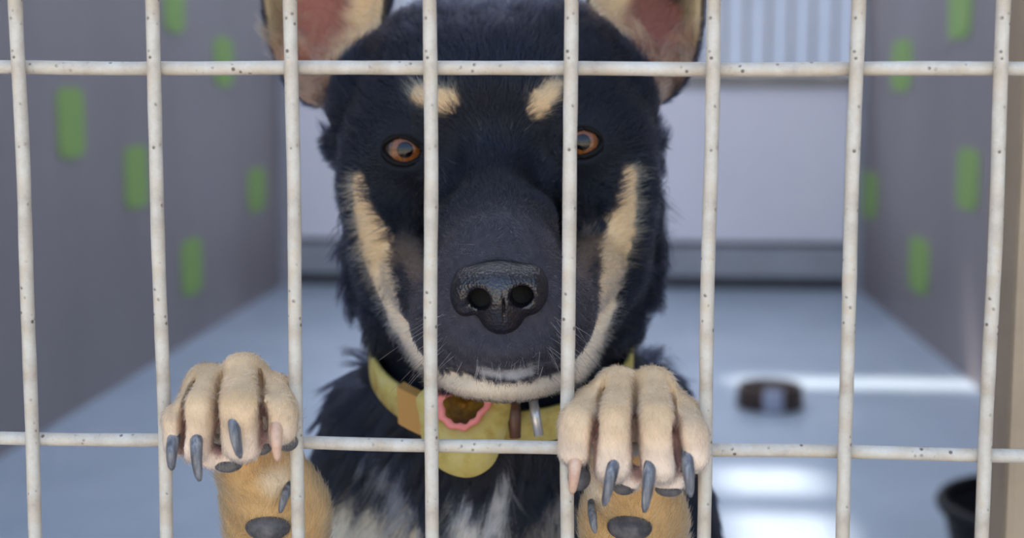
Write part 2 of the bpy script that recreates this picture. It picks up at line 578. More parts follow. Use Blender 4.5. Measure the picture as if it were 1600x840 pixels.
# --- ears: a shell hollowed towards the front
def ear(px, rx, rz, tilt, tip, Yc=.205):
    c = P(px, -45, Yc)
    R = Matrix.Rotation(tilt, 3, 'Y')
    Rn = np.array(R)
    r_o = np.array([rx, .023, rz]); r_i = np.array([rx * .88, .022, rz * .97])
    ci = c + np.array([0, -.0135, -.001])
    a, b = P(*tip[0]), P(*tip[1])

    def fn(X, Y, Z):
        d1 = ell_f(X, Y, Z, c, r_o, Rn)
        ab = b - a
        t = np.clip(((X - a[0]) * ab[0] + (Y - a[1]) * ab[1] + (Z - a[2]) * ab[2]) / (ab @ ab), 0, 1)
        d2 = np.sqrt((X - a[0] - t * ab[0]) ** 2 + ((Y - a[1] - t * ab[1]) / .6) ** 2 + (Z - a[2] - t * ab[2]) ** 2) - (.020 * (1 - t) + .004 * t)
        h = np.maximum(.02 - np.abs(d1 - d2), 0) / .02
        u = np.minimum(d1, d2) - h * h * .005
        cut = -ell_f(X, Y, Z, ci, r_i, Rn)
        h = np.maximum(.004 - np.abs(u - cut), 0) / .004
        return np.maximum(u, cut) + h * h * .001
    m = np.array([.06, .04, .09])
    hi = c + m; hi[2] = max(hi[2], b[2] + .01)
    G.apply(fn, c - m, hi, .010)
    return c, ci, r_i, Rn


EARS = [ear(513, .0322, .0675, math.radians(4), ((505, -150, .208), (482, -285, .215))),
        ear(1005, .0288, .0645, math.radians(-7), ((998, -150, .208), (1014, -285, .215)))]

# --- forelegs: forearm behind the mesh, toes hooked over the wire
TOES = {
    'L': [((305, 633, .000, .0062), (280, 655, -.015, .0060), (277, 690, -.0150, .0052)),
          ((324, 602, .000, .0082), (310, 645, -.017, .0084), (301, 690, -.0165, .0074)),
          ((381, 590, -.002, .0092), (380, 640, -.020, .0094), (379, 686, -.0175, .0082)),
          ((432, 612, .000, .0066), (437, 645, -.015, .0064), (438, 670, -.0150, .0062))],
    'R': [((925, 634, .000, .0072), (906, 662, -.016, .0074), (899, 700, -.0160, .0064)),
          ((965, 608, .000, .0083), (958, 660, -.0185, .0085), (957, 722, -.0170, .0076)),
          ((1021, 608, .000, .0083), (1027, 660, -.0185, .0087), (1033, 722, -.0170, .0078)),
          ((1064, 646, .000, .0068), (1077, 678, -.0155, .0066), (1083, 712, -.0155, .0058))]}
PALM = {'L': (P(376, 648, .017), P(432, 800, .036), P(452, 1340, .12), P(600, 830, .215)),
        'R': (P(993, 648, .017), P(990, 815, .038), P(1010, 1340, .12), P(975, 830, .220))}
for sd in 'LR':
    palm, wrist, elbow, shl = PALM[sd]
    G.cone(shl, elbow, .045, .034, .02)
    G.cone(elbow, wrist, .030, .0185, .015)
    G.cone(wrist, palm + [0, .004, -.006], .0180, .0145, .010)
    G.ell(palm, (.0225, .0095, .016), .008)
A_field_toes = []
for sd in 'LR':
    palm = PALM[sd][0]
    for K, Mi, T in TOES[sd]:
        k_, m_, t_ = P(*K[:3]), P(*Mi[:3]), P(*T[:3])
        root = palm * .45 + k_ * .55; root[1] = .012
        G.cone(root, k_, K[3], K[3], .005)
        G.cone(k_, m_, K[3], Mi[3], .0020)
        G.cone(m_, t_, Mi[3], T[3], .0014)
# a paw pad bulge below each toe
for p, r in ((P(330, 712, -.010), (.0052, .0045, .0045)), (P(352, 716, -.011), (.0060, .0045, .0042)), (P(405, 690, -.011), (.0050, .0045, .0040)),
             (P(985, 745, -.012), (.0045, .0045, .0050)), (P(1046, 752, -.012), (.0058, .0045, .0045))):
    G.ell(p, r, .003)

for sd in 'LR':
    T = TOES[sd]
    for a, b in zip(T[:-1], T[1:]):
        ka, kb = (P(*a[0][:3]) * b[0][3] + P(*b[0][:3]) * a[0][3]) / (a[0][3] + b[0][3]), None
        ma = (P(*a[1][:3]) * b[1][3] + P(*b[1][:3]) * a[1][3]) / (a[1][3] + b[1][3])
        ta = (P(*a[2][:3]) * b[2][3] + P(*b[2][:3]) * a[2][3]) / (a[2][3] + b[2][3])
        ka = ka + [0, -.004, .0035]; ma = ma + [0, -.0055, 0]; ta = ta + [0, -.004, -.004]
        for q0, q1 in ((ka, ma), (ma, ta)):
            c_ = (q0 + q1) / 2; dv = q1 - q0; ln = np.linalg.norm(dv)
            R3 = Vector(dv).to_track_quat('Z', 'X').to_matrix()
            x_ = np.array([1., 0, 0]); z_ = dv / ln; x_ = x_ - z_ * (x_ @ z_); x_ /= np.linalg.norm(x_); y_ = np.cross(z_, x_)
            G.ell(c_, (.0013, .0072, ln * .66), .0026, 's', np.stack([x_, y_, z_], 1))

co, Q = G.mesh('dog')
del G.d
body_me = np_mesh('body', co, Q)
NV = len(body_me.vertices)
co = np.empty(NV * 3, np.float32); body_me.vertices.foreach_get('co', co); co = co.reshape(-1, 3).astype(np.float64)
nor = np.empty(NV * 3, np.float32); body_me.vertex_normals.foreach_get('vector', nor); nor = nor.reshape(-1, 3).astype(np.float64)


# ------------------------------------------------------------------ coat
def polydist(p, pts, rad):
    """least of (distance / radius) to a polyline, mostly across the front of the dog"""
    W = np.array([1, .25, 1])
    best = np.full(len(p), 9.)
    for (a, b), (ra, rb) in zip(zip(pts[:-1], pts[1:]), zip(rad[:-1], rad[1:])):
        ab = (b - a) * W; q = (p - a) * W
        t = np.clip(q @ ab / max(ab @ ab, 1e-9), 0, 1)
        dd = np.linalg.norm(q - t[:, None] * ab, axis=1) / (ra + (rb - ra) * t)
        best = np.minimum(best, dd)
    return best


def vnoise(p, f, seed=0):
    """cheap smooth noise, about -1..1"""
    r_ = np.random.default_rng(seed)
    s = np.zeros(len(p))
    for _ in range(5):
        d = r_.normal(size=3); d /= np.linalg.norm(d)
        s += np.sin(p @ d * f * r_.uniform(.6, 1.6) + r_.uniform(0, 6.28))
    return s / 2.4


def sstep(a, b, x):
    t = np.clip((x - a) / (b - a), 0, 1)
    return t * t * (3 - 2 * t)


BLACK = np.array([.0048, .0060, .0120]); TAN = np.array([.56, .39, .22]); CREAM = np.array([.70, .58, .42])
WHITE = np.array([.74, .71, .70]); ORANGE = np.array([.50, .31, .14]); PALE = np.array([.72, .58, .43])
PINK = np.array([.23, .085, .062]); GREYB = np.array([.16, .16, .19])


from mathutils.bvhtree import BVHTree
BVH = BVHTree.FromPolygons(co.tolist(), Q.tolist())


def mk(lst):
    pts = []
    for a, b, Y, r in lst:                       # rest each marking on the coat near the depth given
        h = BVH.ray_cast(Vector(P(a, b, Y - .06)), Vector(P(a, b, Y + .2) - P(a, b, Y)))[0]
        pts.append(np.array(h) if h is not None and abs(h[1] - Y) < .07 else P(a, b, Y))
    rad = [r * (Y + .543) / 2355 for a, b, Y, r in lst]
    return pts, rad


CHEEK_L = mk([(560, 282, .145, 13), (568, 330, .145, 19), (588, 390, .145, 29), (605, 450, .14, 30), (628, 505, .125, 24), (655, 550, .11, 24), (700, 590, .09, 24), (745, 604, .075, 20)])
CHEEK_R = mk([(983, 268, .145, 12), (978, 320, .145, 17), (965, 380, .145, 28), (955, 440, .14, 24), (935, 510, .125, 22), (910, 560, .105, 24), (860, 598, .09, 24), (800, 608, .07, 22)])
JAW = mk([(680, 588, .09, 20), (710, 602, .08, 20), (750, 610, .06, 19), (800, 615, .055, 20), (850, 608, .06, 20), (885, 594, .08, 20), (905, 580, .09, 20)])
CHIN = mk([(755, 580, .04, 9), (795, 584, .04, 12), (830, 578, .04, 9)])
BROW_L = mk([(655, 150, .125, 16), (697, 160, .118, 20)])
BROW_R = mk([(862, 142, .118, 20), (836, 168, .118, 16)])
MUZ_L = mk([(636, 385, .135, 26), (655, 425, .12, 20)])
MUZ_R = mk([(915, 375, .135, 26), (905, 415, .12, 20)])
CHEST1 = mk([(590, 690, .15, 10), (625, 745, .14, 26), (655, 800, .14, 20)])
CHEST2 = mk([(792, 720, .13, 7), (785, 770, .13, 15), (768, 830, .13, 28)])
CHEST3 = mk([(728, 785, .13, 24), (735, 850, .13, 34)])
CHEST4 = mk([(505, 815, .19, 44), (560, 812, .18, 44), (610, 820, .16, 40), (660, 860, .14, 40), (720, 880, .14, 50), (860, 880, .14, 44)])
CHEST5 = mk([(825, 825, .15, 17), (875, 785, .16, 18), (920, 755, .17, 12)])
NOSE_C = P(782, 455, .03)
ZW = zh0 - zhs


def region(p):
    """weights of the dog's regions"""
    R_ = {}
    arm = np.zeros(len(p)); toe = np.zeros(len(p))
    for sd in 'LR':
        palm, wrist, elbow, shl = PALM[sd]
        segs = [(elbow, wrist, .045), (wrist, palm, .034)]
        for a, b, r in segs:
            ab = b - a; t = np.clip((p - a) @ ab / (ab @ ab), -.1, 1.2)
            dd = np.linalg.norm(p - a - t[:, None] * ab, axis=1)
            arm = np.maximum(arm, 1 - sstep(r * .8, r, dd))
        dd = np.linalg.norm((p - palm) * [1, 1, .8], axis=1)
        toe = np.maximum(toe, (dd < .05) * (np.abs(p[:, 0] - palm[0]) < .034) * ((p[:, 1] < .005) | ((p[:, 1] < .03) & (p[:, 2] > ZW + .004))))
    R_['arm'] = np.maximum(arm, toe) * (p[:, 1] < .125); R_['toe'] = toe
    e_in = np.zeros(len(p)); e_all = np.zeros(len(p)); e_u = np.zeros(len(p)); e_v = np.zeros(len(p))
    for (c, ci, ri, Rn), s in zip(EARS, (-1, 1)):
        q = (p - ci) @ Rn
        din = np.linalg.norm(q / ri, axis=1)
        near = (np.abs(q[:, 0]) < ri[0] * 1.3) & (q[:, 2] > -ri[2] * 1.12) & (p[:, 1] > .165)
        qo = (p - c) @ Rn
        e_all = np.maximum(e_all, near * (np.abs(qo[:, 0]) < .042))
        isin = near & (din < 1.10)
        e_in = np.maximum(e_in, isin)
        e_u = np.where(isin, q[:, 0] / ri[0] * -s, e_u)     # +1 towards the middle of the head
        e_v = np.where(isin, q[:, 2] / ri[2], e_v)
    R_['ear'] = e_all; R_['ear_in'] = e_in; R_['eu'] = e_u; R_['ev'] = e_v
    return R_


def coat(p):
    R_ = region(p)
    n1 = vnoise(p, 420, 1); n2 = vnoise(p, 1500, 2); n3 = vnoise(p, 160, 3)
    j = .16 * n2 + .10 * n1
    c = np.tile(BLACK, (len(p), 1))

    def lay(w, col):
        nonlocal c
        c = c * (1 - w[:, None]) + np.asarray(col) * w[:, None]
    front = (p[:, 1] < .30)
    for ln, col, soft in ((MUZ_L, (.16, .11, .075), .7), (MUZ_R, (.16, .11, .075), .7)):
        lay(.75 * (1 - sstep(1 - soft, 1.2, polydist(p, *ln) + j)), col)
    mz = (1 - sstep(.035, .062, np.linalg.norm((p - P(785, 520, .045)) * [1, .8, 1], axis=1)))
    lay(mz * .85 * (.8 + .2 * n2), (.050, .044, .056))
    lay((np.linalg.norm((p - NOSE_C) / [.0155, .03, .0125], axis=1) < 1) * 1., (.0035, .003, .0035))     # skin inside the nostrils
    for ln in (CHEEK_L, CHEEK_R, JAW):
        w = 1 - sstep(.78, 1.08, polydist(p, *ln) + j)
        w = w * ((p[:, 1] > .075) | (ln is JAW))
        hh = sstep(P(0, 470, .14)[2], P(0, 380, .14)[2], p[:, 2])[:, None]
        lay(w, PALE * (1 - hh) + TAN * hh * 1.12)
    lay(.6 * (1 - sstep(.1, 1.7, polydist(p, *CHIN) + 3 * j)) , WHITE * .8)
    for ln in (BROW_L, BROW_R):
        lay((1 - sstep(.6, 1.15, polydist(p, *ln) + j * 1.3)) * (p[:, 1] < .165), TAN * 1.05)
    for ln, col in ((CHEST1, GREYB * 1.3), (CHEST2, WHITE * .7), (CHEST3, WHITE), (CHEST4, CREAM), (CHEST5, (.30, .25, .21))):
        lay((1 - sstep(.45, 1.2, polydist(p, *ln) + 2.2 * j)) * (p[:, 1] > .08) * (p[:, 1] < .24) * (1 - R_['arm']), col)
    # belly and hind legs
    lay(((p[:, 2] < .45) & (p[:, 1] > .2)) * (.6 * sstep(.2, .6, n3 * .3 + .1) + .0), TAN)
    # forelegs
    w = R_['arm'] * sstep(-.0, .02, .13 - p[:, 1])
    up = sstep(P(0, 705, .02)[2], P(0, 640, .02)[2], p[:, 2])
    arm_col = ORANGE[None] * (1 - up[:, None]) + PALE[None] * up[:, None]
    arm_col = arm_col * (1 + .16 * n3 + .08 * n1)[:, None]
    c = c * (1 - w[:, None]) + arm_col * w[:, None]
    for q_ in (P(432, 748, .02), P(925, 775, .02)):
        lay(.8 * (1 - sstep(.3, 1.0, np.linalg.norm((p - q_) / [.009, .02, .009], axis=1))) * (p[:, 1] > .003), PALE)
    # toes: tan knuckles, paler towards the tip
    tz = sstep(P(0, 600, 0)[2], P(0, 700, 0)[2], p[:, 2] * -1 + 2 * P(0, 600, 0)[2] - P(0, 600, 0)[2] * 0) if False else np.clip((P(0, 600, 0)[2] - p[:, 2]) / .028, 0, 1)
    tc = np.array([.54, .365, .205])[None] * (1 - tz[:, None]) + np.array([.74, .60, .49])[None] * tz[:, None]
    tc = tc * (1 + .10 * n1 + .05 * n2)[:, None]
    c = np.where((R_['toe'] > 0)[:, None], tc, c)
    # pink skin deep between the toes
    for sd in 'LR':
        T = TOES[sd]
        for a, b in zip(T[:-1], T[1:]):
            pa = (P(*a[1][:3]) + P(*b[1][:3])) / 2; pb = (P(*a[2][:3]) + P(*b[2][:3])) / 2
            pa[1] = pb[1] = -.0125
            ab = pb - pa; t = np.clip((p - pa) @ ab / (ab @ ab), -.1, 1.3)
            q = p - pa - t[:, None] * ab
            dd = np.sqrt((q[:, 0] / .0024) ** 2 + (q[:, 1] / .007) ** 2 + (q[:, 2] / .003) ** 2)
            lay((1 - sstep(.7, 1.5, dd)) * .85, (.30, .15, .125))
    # ears
    e = R_['ear']; u, v = R_['eu'], R_['ev']
    c = np.where(((e > 0) & (R_['ear_in'] == 0))[:, None], BLACK * 1.4 + .25 * np.array([.30, .20, .10]) * (n3 * .5 + .5)[:, None] * ((p[:, 1] < .2) & (p[:, 2] > P(0, 60, .2)[2]))[:, None], c)
    ein = R_['ear_in'] > 0
    pk = np.tile(PINK, (len(p), 1)) * (1 + .25 * n3)[:, None]
    wi = sstep(.15, .62, u + .10 * n1)[:, None]                    # cream hair along the inner edge
    pk = pk * (1 - wi) + TAN * 1.02 * wi
    wo = sstep(.35, .85, -u + .15 * n1)[:, None]                   # gold and black outer edge
    pk = pk * (1 - wo) + np.array([.30, .22, .12]) * (.6 + .5 * n3[:, None]) * wo
    wb_ = sstep(.45, .85, -v + .1 * n1)[:, None]
    pk = pk * (1 - wb_) + np.array([.36, .235, .165]) * np.clip(.9 + .8 * n1[:, None], .1, 1.8) * wb_
    c = np.where(ein[:, None], np.clip(pk, .01, 1), c)
    return np.clip(c, .004, 1), R_


ccol, creg = coat(co)
attr = body_me.color_attributes.new('coat', 'FLOAT_COLOR', 'POINT')
attr.data.foreach_set('color', np.concatenate([ccol, np.ones((NV, 1))], 1).astype(np.float32).ravel())

mb = Mat('dog_skin_and_undercoat', rough=.75, spec=.25)
an = mb.t.nodes.new('ShaderNodeAttribute'); an.attribute_name = 'coat'
mb.color(an.outputs['Color'])
mb.bump(mb.noise(900, 4, .7, (1, 1, .35)), .5, .0008)

dog = empty('dog', (.0, .45, 0))
tag(dog, 'black and tan dog standing with both forepaws hooked over the wire', 'dog')
body = link('body', body_me, mb.m, dog)

# ------------------------------------------------------------------ fur
mh = bpy.data.materials.new('coat_hair'); mh.use_nodes = True
ht = mh.node_tree
for n_ in list(ht.nodes):
    if n_.type == 'BSDF_PRINCIPLED': ht.nodes.remove(n_)
hb = ht.nodes.new('ShaderNodeBsdfHairPrincipled')
hb.model = 'CHIANG'; hb.parametrization = 'COLOR'
ha = ht.nodes.new('ShaderNodeAttribute'); ha.attribute_name = 'hair_color'
ht.links.new(ha.outputs['Color'], hb.inputs['Color'])
hb.inputs['Roughness'].default_value = .28
hb.inputs['Radial Roughness'].default_value = .35
hb.inputs['IOR'].default_value = 1.43
hb.inputs['Random Roughness'].default_value = .2
ht.links.new(hb.outputs[0], ht.nodes['Material Output'].inputs[0])


def hair_object(name, pts, rad, cols, parent, mat):
    """pts: n x k x 3"""
    n, k, _ = pts.shape
    hd = bpy.data.hair_curves.new(name)
    hd.add_curves([k] * n)
    hd.attributes['position'].data.foreach_set('vector', pts.astype(np.float32).ravel())
    ra = hd.attributes.get('radius') or hd.attributes.new('radius', 'FLOAT', 'POINT')
    ra.data.foreach_set('value', rad.astype(np.float32).ravel())
    ca = hd.attributes.new('hair_color', 'FLOAT_COLOR', 'CURVE')
    ca.data.foreach_set('color', np.concatenate([cols, np.ones((n, 1))], 1).astype(np.float32).ravel())
    hd.materials.append(mat)
    o = bpy.data.objects.new(name, hd); COL.objects.link(o)
    o.parent = parent; o.location = -Vector(parent.location)
    return o


COLLAR_C = P(782, 545, .205)
COLLAR_F = P(780, 668, .112)


def collar_frame():
    f = COLLAR_F - COLLAR_C
    b = np.linalg.norm(f); f = f / b
    return f, b


CF, CB = collar_frame()
CA = .0645
CN = np.cross(np.array([1., 0, 0]), CF); CN /= np.linalg.norm(CN)
if CN[2] < 0: CN = -CN


def grow_fur(n_total):
    poly = np.empty(len(body_me.polygons) * 4, np.int32)
    body_me.polygons.foreach_get('vertices', poly); poly = poly.reshape(-1, 4)
    a, b, c_, d = (co[poly[:, i]] for i in range(4))
    area = .5 * np.linalg.norm(np.cross(c_ - a, d - b), axis=1)
    cen = (a + b + c_ + d) / 4
    fn = nor[poly].mean(1)
    view = CAM - cen; view /= np.linalg.norm(view, axis=1)[:, None]
    w = np.where(cen[:, 1] < .30, 1., .12)
    w *= np.where(cen[:, 2] < .50, .10, 1.)
    w *= np.where((fn[:, 1] > .55), .25, 1.)             # the back of the dog carries fewer, it is turned away
    Rc = region(cen)
    w *= np.where(Rc['toe'] > 0, 2.0, 1.)
    dn = np.linalg.norm(cen - NOSE_C, axis=1)
    w *= np.where(dn < .09, 1.6, 1.)
    pr = area * w; pr /= pr.sum()
    fi = rng.choice(len(poly), n_total, p=pr)
    u, v = rng.random(n_total), rng.random(n_total)
    w4 = np.stack([(1 - u) * (1 - v), u * (1 - v), u * v, (1 - u) * v], 1)[:, :, None]
    p = (co[poly[fi]] * w4).sum(1)
    n = (nor[poly[fi]] * w4).sum(1); n /= np.linalg.norm(n, axis=1)[:, None]
    col, R_ = coat(p)
    dn = np.linalg.norm(p - NOSE_C, axis=1)
    # ---- length
    L = .0030 + .0085 * sstep(.025, .17, dn)
    side = np.abs(p[:, 0] - .016)
    ruff = sstep(.150, .185, p[:, 1]) * (p[:, 2] < P(0, 200, .2)[2])
    L = L * (1 - ruff) + (.017 + .010 * sstep(P(0, 290, .2)[2], P(0, 350, .2)[2] - .001, -p[:, 2] + 2 * 0) * 0 + .009 * (p[:, 2] < P(0, 280, .2)[2])) * ruff
    low = sstep(P(0, 620, .15)[2], P(0, 680, .15)[2] - .02, p[:, 2] * 1.0)
    chestw = (p[:, 2] < P(0, 600, .15)[2]) & (p[:, 1] > .09)
    L = np.where(chestw, .020, L)
    L = np.where(R_['arm'] > .5, .0065, L)
    L = np.where(R_['toe'] > 0, .0034, L)
    L = np.where(R_['ear'] > 0, .007, L)
    L = np.where(R_['ear_in'] > 0, np.where(R_['ev'] < -.5, .014, .0065), L)
    eta = sstep(.6, .2, 1.0) * 0
    for cc, s in EYES:
        de = np.linalg.norm((p - cc) * [1, .6, 1], axis=1)
        L *= np.clip((de - .008) / .014, .25, 1)
    L *= rng.uniform(.6, 1.15, n_total)
    # ---- flow
    t = p - (NOSE_C + [0, .03, .0]); t /= np.linalg.norm(t, axis=1)[:, None]
    t[:, 1] += .5
    t[:, 2] -= .35 * sstep(.06, .14, side * 1.6) * (p[:, 2] < P(0, 160, .17)[2])
    head = p[:, 2] > P(0, 560, .16)[2]
    rf = (ruff > .3)
    out = np.stack([np.sign(p[:, 0] - .016) * .9, np.full(n_total, .1), np.full(n_total, -.45)], 1)
    t = np.where((rf & head)[:, None], t * .5 + out, t)
    t = np.where(chestw[:, None], np.array([0, -.05, -1.]) + np.stack([(p[:, 0] - .016) * 5, 0 * u, 0 * u], 1), t)
    t = np.where((R_['arm'] > .5)[:, None], np.array([0, .1, .7]), t)
    t = np.where((R_['toe'] > 0)[:, None], np.stack([0 * u, -1.0 * (p[:, 1] > -.012), -1.0 * (p[:, 1] < .004) - .2], 1), t)
    t = np.where((R_['ear'] > 0)[:, None], np.array([0, 0, 1.]), t)
    sgn = np.sign(p[:, 0] - .016)
    t = np.where((R_['ear_in'] > 0)[:, None], np.stack([sgn * (.9 * (R_['eu'] > .2) + .1), -.25 + 0 * u, .55 + 0 * u], 1), t)
    t += .34 * np.stack([vnoise(p, 330, 11), vnoise(p, 330, 12), vnoise(p, 330, 13)], 1)
    t += rng.normal(0, .16, (n_total, 3))
    t -= n * (t * n).sum(1)[:, None]
    t /= np.maximum(np.linalg.norm(t, axis=1), 1e-6)[:, None]
    lift = np.where(ruff > .3, .95, .42)
    lift = np.where(chestw, .40, lift); lift = np.where(R_['toe'] > 0, .30, lift); lift = np.where(R_['ear_in'] > 0, .55, lift)
    lift = lift * rng.uniform(.75, 1.3, n_total)
    # ---- leave bare: eyes, nose, bare ear skin, under the collar
    keep = np.ones(n_total, bool)
    for cc, s in EYES:
        q = (p - cc) / [.0100, 1, .0072]
        keep &= ~((q[:, 0] ** 2 + q[:, 2] ** 2 < 1) & (p[:, 1] < .145) & (p[:, 1] > .09))
    keep &= ~((np.abs(p[:, 0] - NOSE_C[0]) < .016) & (np.abs(p[:, 2] - NOSE_C[2] + .0) < .012) & (p[:, 1] < .05))
    bare = (R_['ear_in'] > 0) & (R_['eu'] < .25) & (R_['ev'] > -.55) & (rng.random(n_total) < .75)
    keep &= ~bare
    q = p - COLLAR_C
    hgt = q @ CN
    keep &= ~((np.abs(hgt) < .012) & (np.abs(q[:, 0]) < .09) & (p[:, 1] < .33) & (R_['arm'] < .5))
    L = np.where((hgt > .01) & (hgt < .034) & (R_['arm'] < .5) & (p[:, 1] > .115), L * .5, L)
    p, n, t, L, lift, col = p[keep], n[keep], t[keep], L[keep], lift[keep], col[keep]
    dark = col.sum(1) < .12
    m = len(p)
    K = 4
    s = np.linspace(0, 1, K)
    bend = rng.normal(0, .12, (m, 3))
    pts = np.empty((m, K, 3))
    for i, si in enumerate(s):
        pts[:, i] = p - n * .0006 + L[:, None] * (t * (si * .72 + .28 * si * si) + n * (lift * si * (1.15 - .6 * si))[:, None] + bend * (si * si))
    from mathutils.kdtree import KDTree
    lg = np.where(L > .011)[0]
    if len(lg):
        gd = lg[rng.random(len(lg)) < .03]
        kt = KDTree(len(gd))
        for q, gi in enumerate(gd): kt.insert(p[gi], q)
        kt.balance()
        near = np.array([kt.find(p[h])[1] for h in lg])
        tgt = pts[gd[near]]
        for i, si in enumerate(s): pts[lg, i] += (tgt[:, i] - pts[lg, i]) * (.68 * si)
    thick = np.where(L > .014, .00013, .00011)
    rad = thick[:, None] * np.array([1, .95, .7, .22])[None]
    col = col * rng.uniform(.72, 1.22, m)[:, None]
    # a few grey hairs in the black, as every coat has
    g = dark & (rng.random(m) < .012) & (np.linalg.norm(p - NOSE_C, axis=1) < .10)
    col[g] = [.25, .23, .22]
    return pts, rad, np.clip(col, .004, .95)


pts, rad, hc = grow_fur(330000)
fur = hair_object('fur', pts, rad, hc, dog, mh)
tag(fur, 'short glossy coat, longer at the ruff and chest', kind='stuff')

# ------------------------------------------------------------------ whiskers
wp, wr_, wc = [], [], []
for k in range(46):
    s = -1 if k % 2 else 1
    a = P(784 + s * random.uniform(38, 95), random.uniform(470, 545), .036)
    L = random.uniform(.012, .03)
    d = np.array([s * random.uniform(.5, 1.), -random.uniform(.1, .35), -random.uniform(.2, 1.0)]); d /= np.linalg.norm(d)
    line = [a + d * L * q + np.array([0, 0, -.004]) * q * q for q in np.linspace(-.1, 1, 6)]
    wp.append(line); wr_.append(np.linspace(.00011, .00003, 6)); wc.append([.62, .56, .56] if random.random() < .7 else [.03, .03, .03])
for k in range(26):      # short pale chin bristles
    a = P(random.uniform(745, 850), random.uniform(545, 580), .030)
    L = random.uniform(.004, .010)
    d = np.array([random.uniform(-.4, .4), -.35, -1.0 if random.random() < .8 else .2]); d /= np.linalg.norm(d)
    line = [a + d * L * q for q in np.linspace(0, 1, 6)]
    wp.append(line); wr_.append(np.linspace(.00012, .00004, 6)); wc.append([.55, .48, .42])
whisk = hair_object('whiskers', np.array(wp), np.array(wr_), np.array(wc), dog, mh)
tag(whisk, 'thin pale whiskers and chin bristles', kind='stuff')

# ------------------------------------------------------------------ nose leather
N = Field(spaced([(NOSE_C[0] - .027, NOSE_C[0] + .027, .0006)]), spaced([(.008, .05, .0006)]), spaced([(NOSE_C[2] - .026, NOSE_C[2] + .022, .0006)]))
N.ell(P(780, 443, .0340), (.0160, .0140, .0092), .004)
N.ell(P(785, 484, .0350), (.0095, .0125, .0100), .006)
N.ell(P(730, 456, .0375), (.0066, .0125, .0100), .004)
N.ell(P(831, 452, .0375), (.0066, .0125, .0100), .004)
N.ell(P(782, 462, .0320), (.0075, .0125, .0090), .005)
for s, px, py in ((-1, 749, 467), (1, 815, 463)):
    N.ell(P(px, py, .0240), (.0043, .0150, .0041), .0020, 's')
    N.cone(P(px + s * 3, py + 7, .0215), P(px + s * 30, py + 19, .0265), .0030, .0016, .0018, 's')
N.ell(P(787, 505, .0195), (.0004, .0030, .0110), .0010, 's')
nco, nQ = N.mesh('nose')
mn = Mat('black_nose_leather', (.008, .006, .009), .29, .7)
vn = mn.t.nodes.new('ShaderNodeTexVoronoi'); vn.inputs['Scale'].default_value = 900
mn.t.links.new(mn.co.outputs['Object'], vn.inputs['Vector'])
mn.bump(vn.outputs['Distance'], .6, .0005)
nose = link('nose', np_mesh('nose', nco, nQ), mn.m, dog)
nose['label'] = 'moist black nose'

# ------------------------------------------------------------------ eyes
M_scl = Mat('dark_eye_white', (.020, .011, .009), .08, .6).m
M_pup = Mat('pupil', (.002, .002, .003), .03, .5).m
mi = Mat('amber_brown_iris', (.30, .11, .03), .05, .5)
mi.color(mi.ramp(mi.noise(900, 4, .7), [(.3, (.060, .018, .005)), (.55, (.15, .048, .011)), (.8, (.25, .09, .02))]))
M_lid = Mat('black_eyelid_skin', (.004, .0035, .004), .65, .15).m
for c, s in EYES:
    r0 = .0122
    eye = link('eye', ball('eye', (0, 0, 0), (r0, r0, r0), 32, 20), M_scl, dog)
    eye.location = Vector(c) - Vector(dog.location)
    aim = Vector(CAM - c).normalized()
    q = aim.to_track_quat('Z', 'Y').to_matrix()

    def cap(name, a0, a1, r, bulge=0):
        V, F = [], []
        n, mR = 40, 10
        for i in range(mR + 1):
            th = a0 + (a1 - a0) * i / mR
            rr = r + bulge * math.cos(th / max(a1, 1e-3) * math.pi / 2)
            for k in range(n):
                ph = 2 * math.pi * k / n
                V.append(q @ Vector((rr * math.sin(th) * math.cos(ph), rr * math.sin(th) * math.sin(ph), rr * math.cos(th))))
        for i in range(mR):
            for k in range(n): F.append((i * n + k, i * n + (k + 1) % n, (i + 1) * n + (k + 1) % n, (i + 1) * n + k))
        return pyd(name, V, F)
    for nm, me_, mt in (('iris', cap('iris', .28, .545, r0 + .00025, .0006), mi.m), ('pupil', cap('pupil', .001, .30, r0 + .0004, .0006), M_pup)):
        o = bpy.data.objects.new(nm, me_); me_.materials.append(mt); COL.objects.link(o); o.parent = eye
    # lids: an almond rim following the eyeball
    pts_, rd = [], []
    for k in range(41):
        a = 2 * math.pi * k / 40
        x = .0094 * math.cos(a)
        z = (.0064 if math.sin(a) > 0 else .0058) * math.sin(a) * (1 - .25 * math.cos(a) ** 2) + .0008 * math.cos(a) * s
        y = -math.sqrt(max((r0 + .0006) ** 2 - x * x - z * z, 1e-8))
        pts_.append((x, y, z)); rd.append(.0013)
    lid = tube('eyelid', pts_, rd, 8)
    lid.materials.append(M_lid)
    o = bpy.data.objects.new('eyelid', lid); COL.objects.link(o); o.parent = eye

# ------------------------------------------------------------------ claws and pads
mc = Mat('slate_grey_claw', rough=.38, spec=.5)
mc.color(mc.ramp(mc.noise(420, 5, .7, (1, 1, .12)), [(.32, (.035, .035, .040)), (.5, (.115, .115, .128)), (.66, (.26, .25, .25))]))
mp_ = Mat('pale_pink_claw', rough=.4, spec=.5)
mp_.color(mp_.ramp(mp_.noise(200, 3), [(.3, (.46, .26, .18)), (.7, (.62, .42, .29))]))
mpad = Mat('grey_paw_pad', rough=.6, spec=.4)
mpad.color(mpad.ramp(mpad.noise(180, 4), [(.35, (.045, .043, .048)), (.65, (.13, .115, .11))])); mpad.bump(mpad.noise(700, 3), .5, .0006)


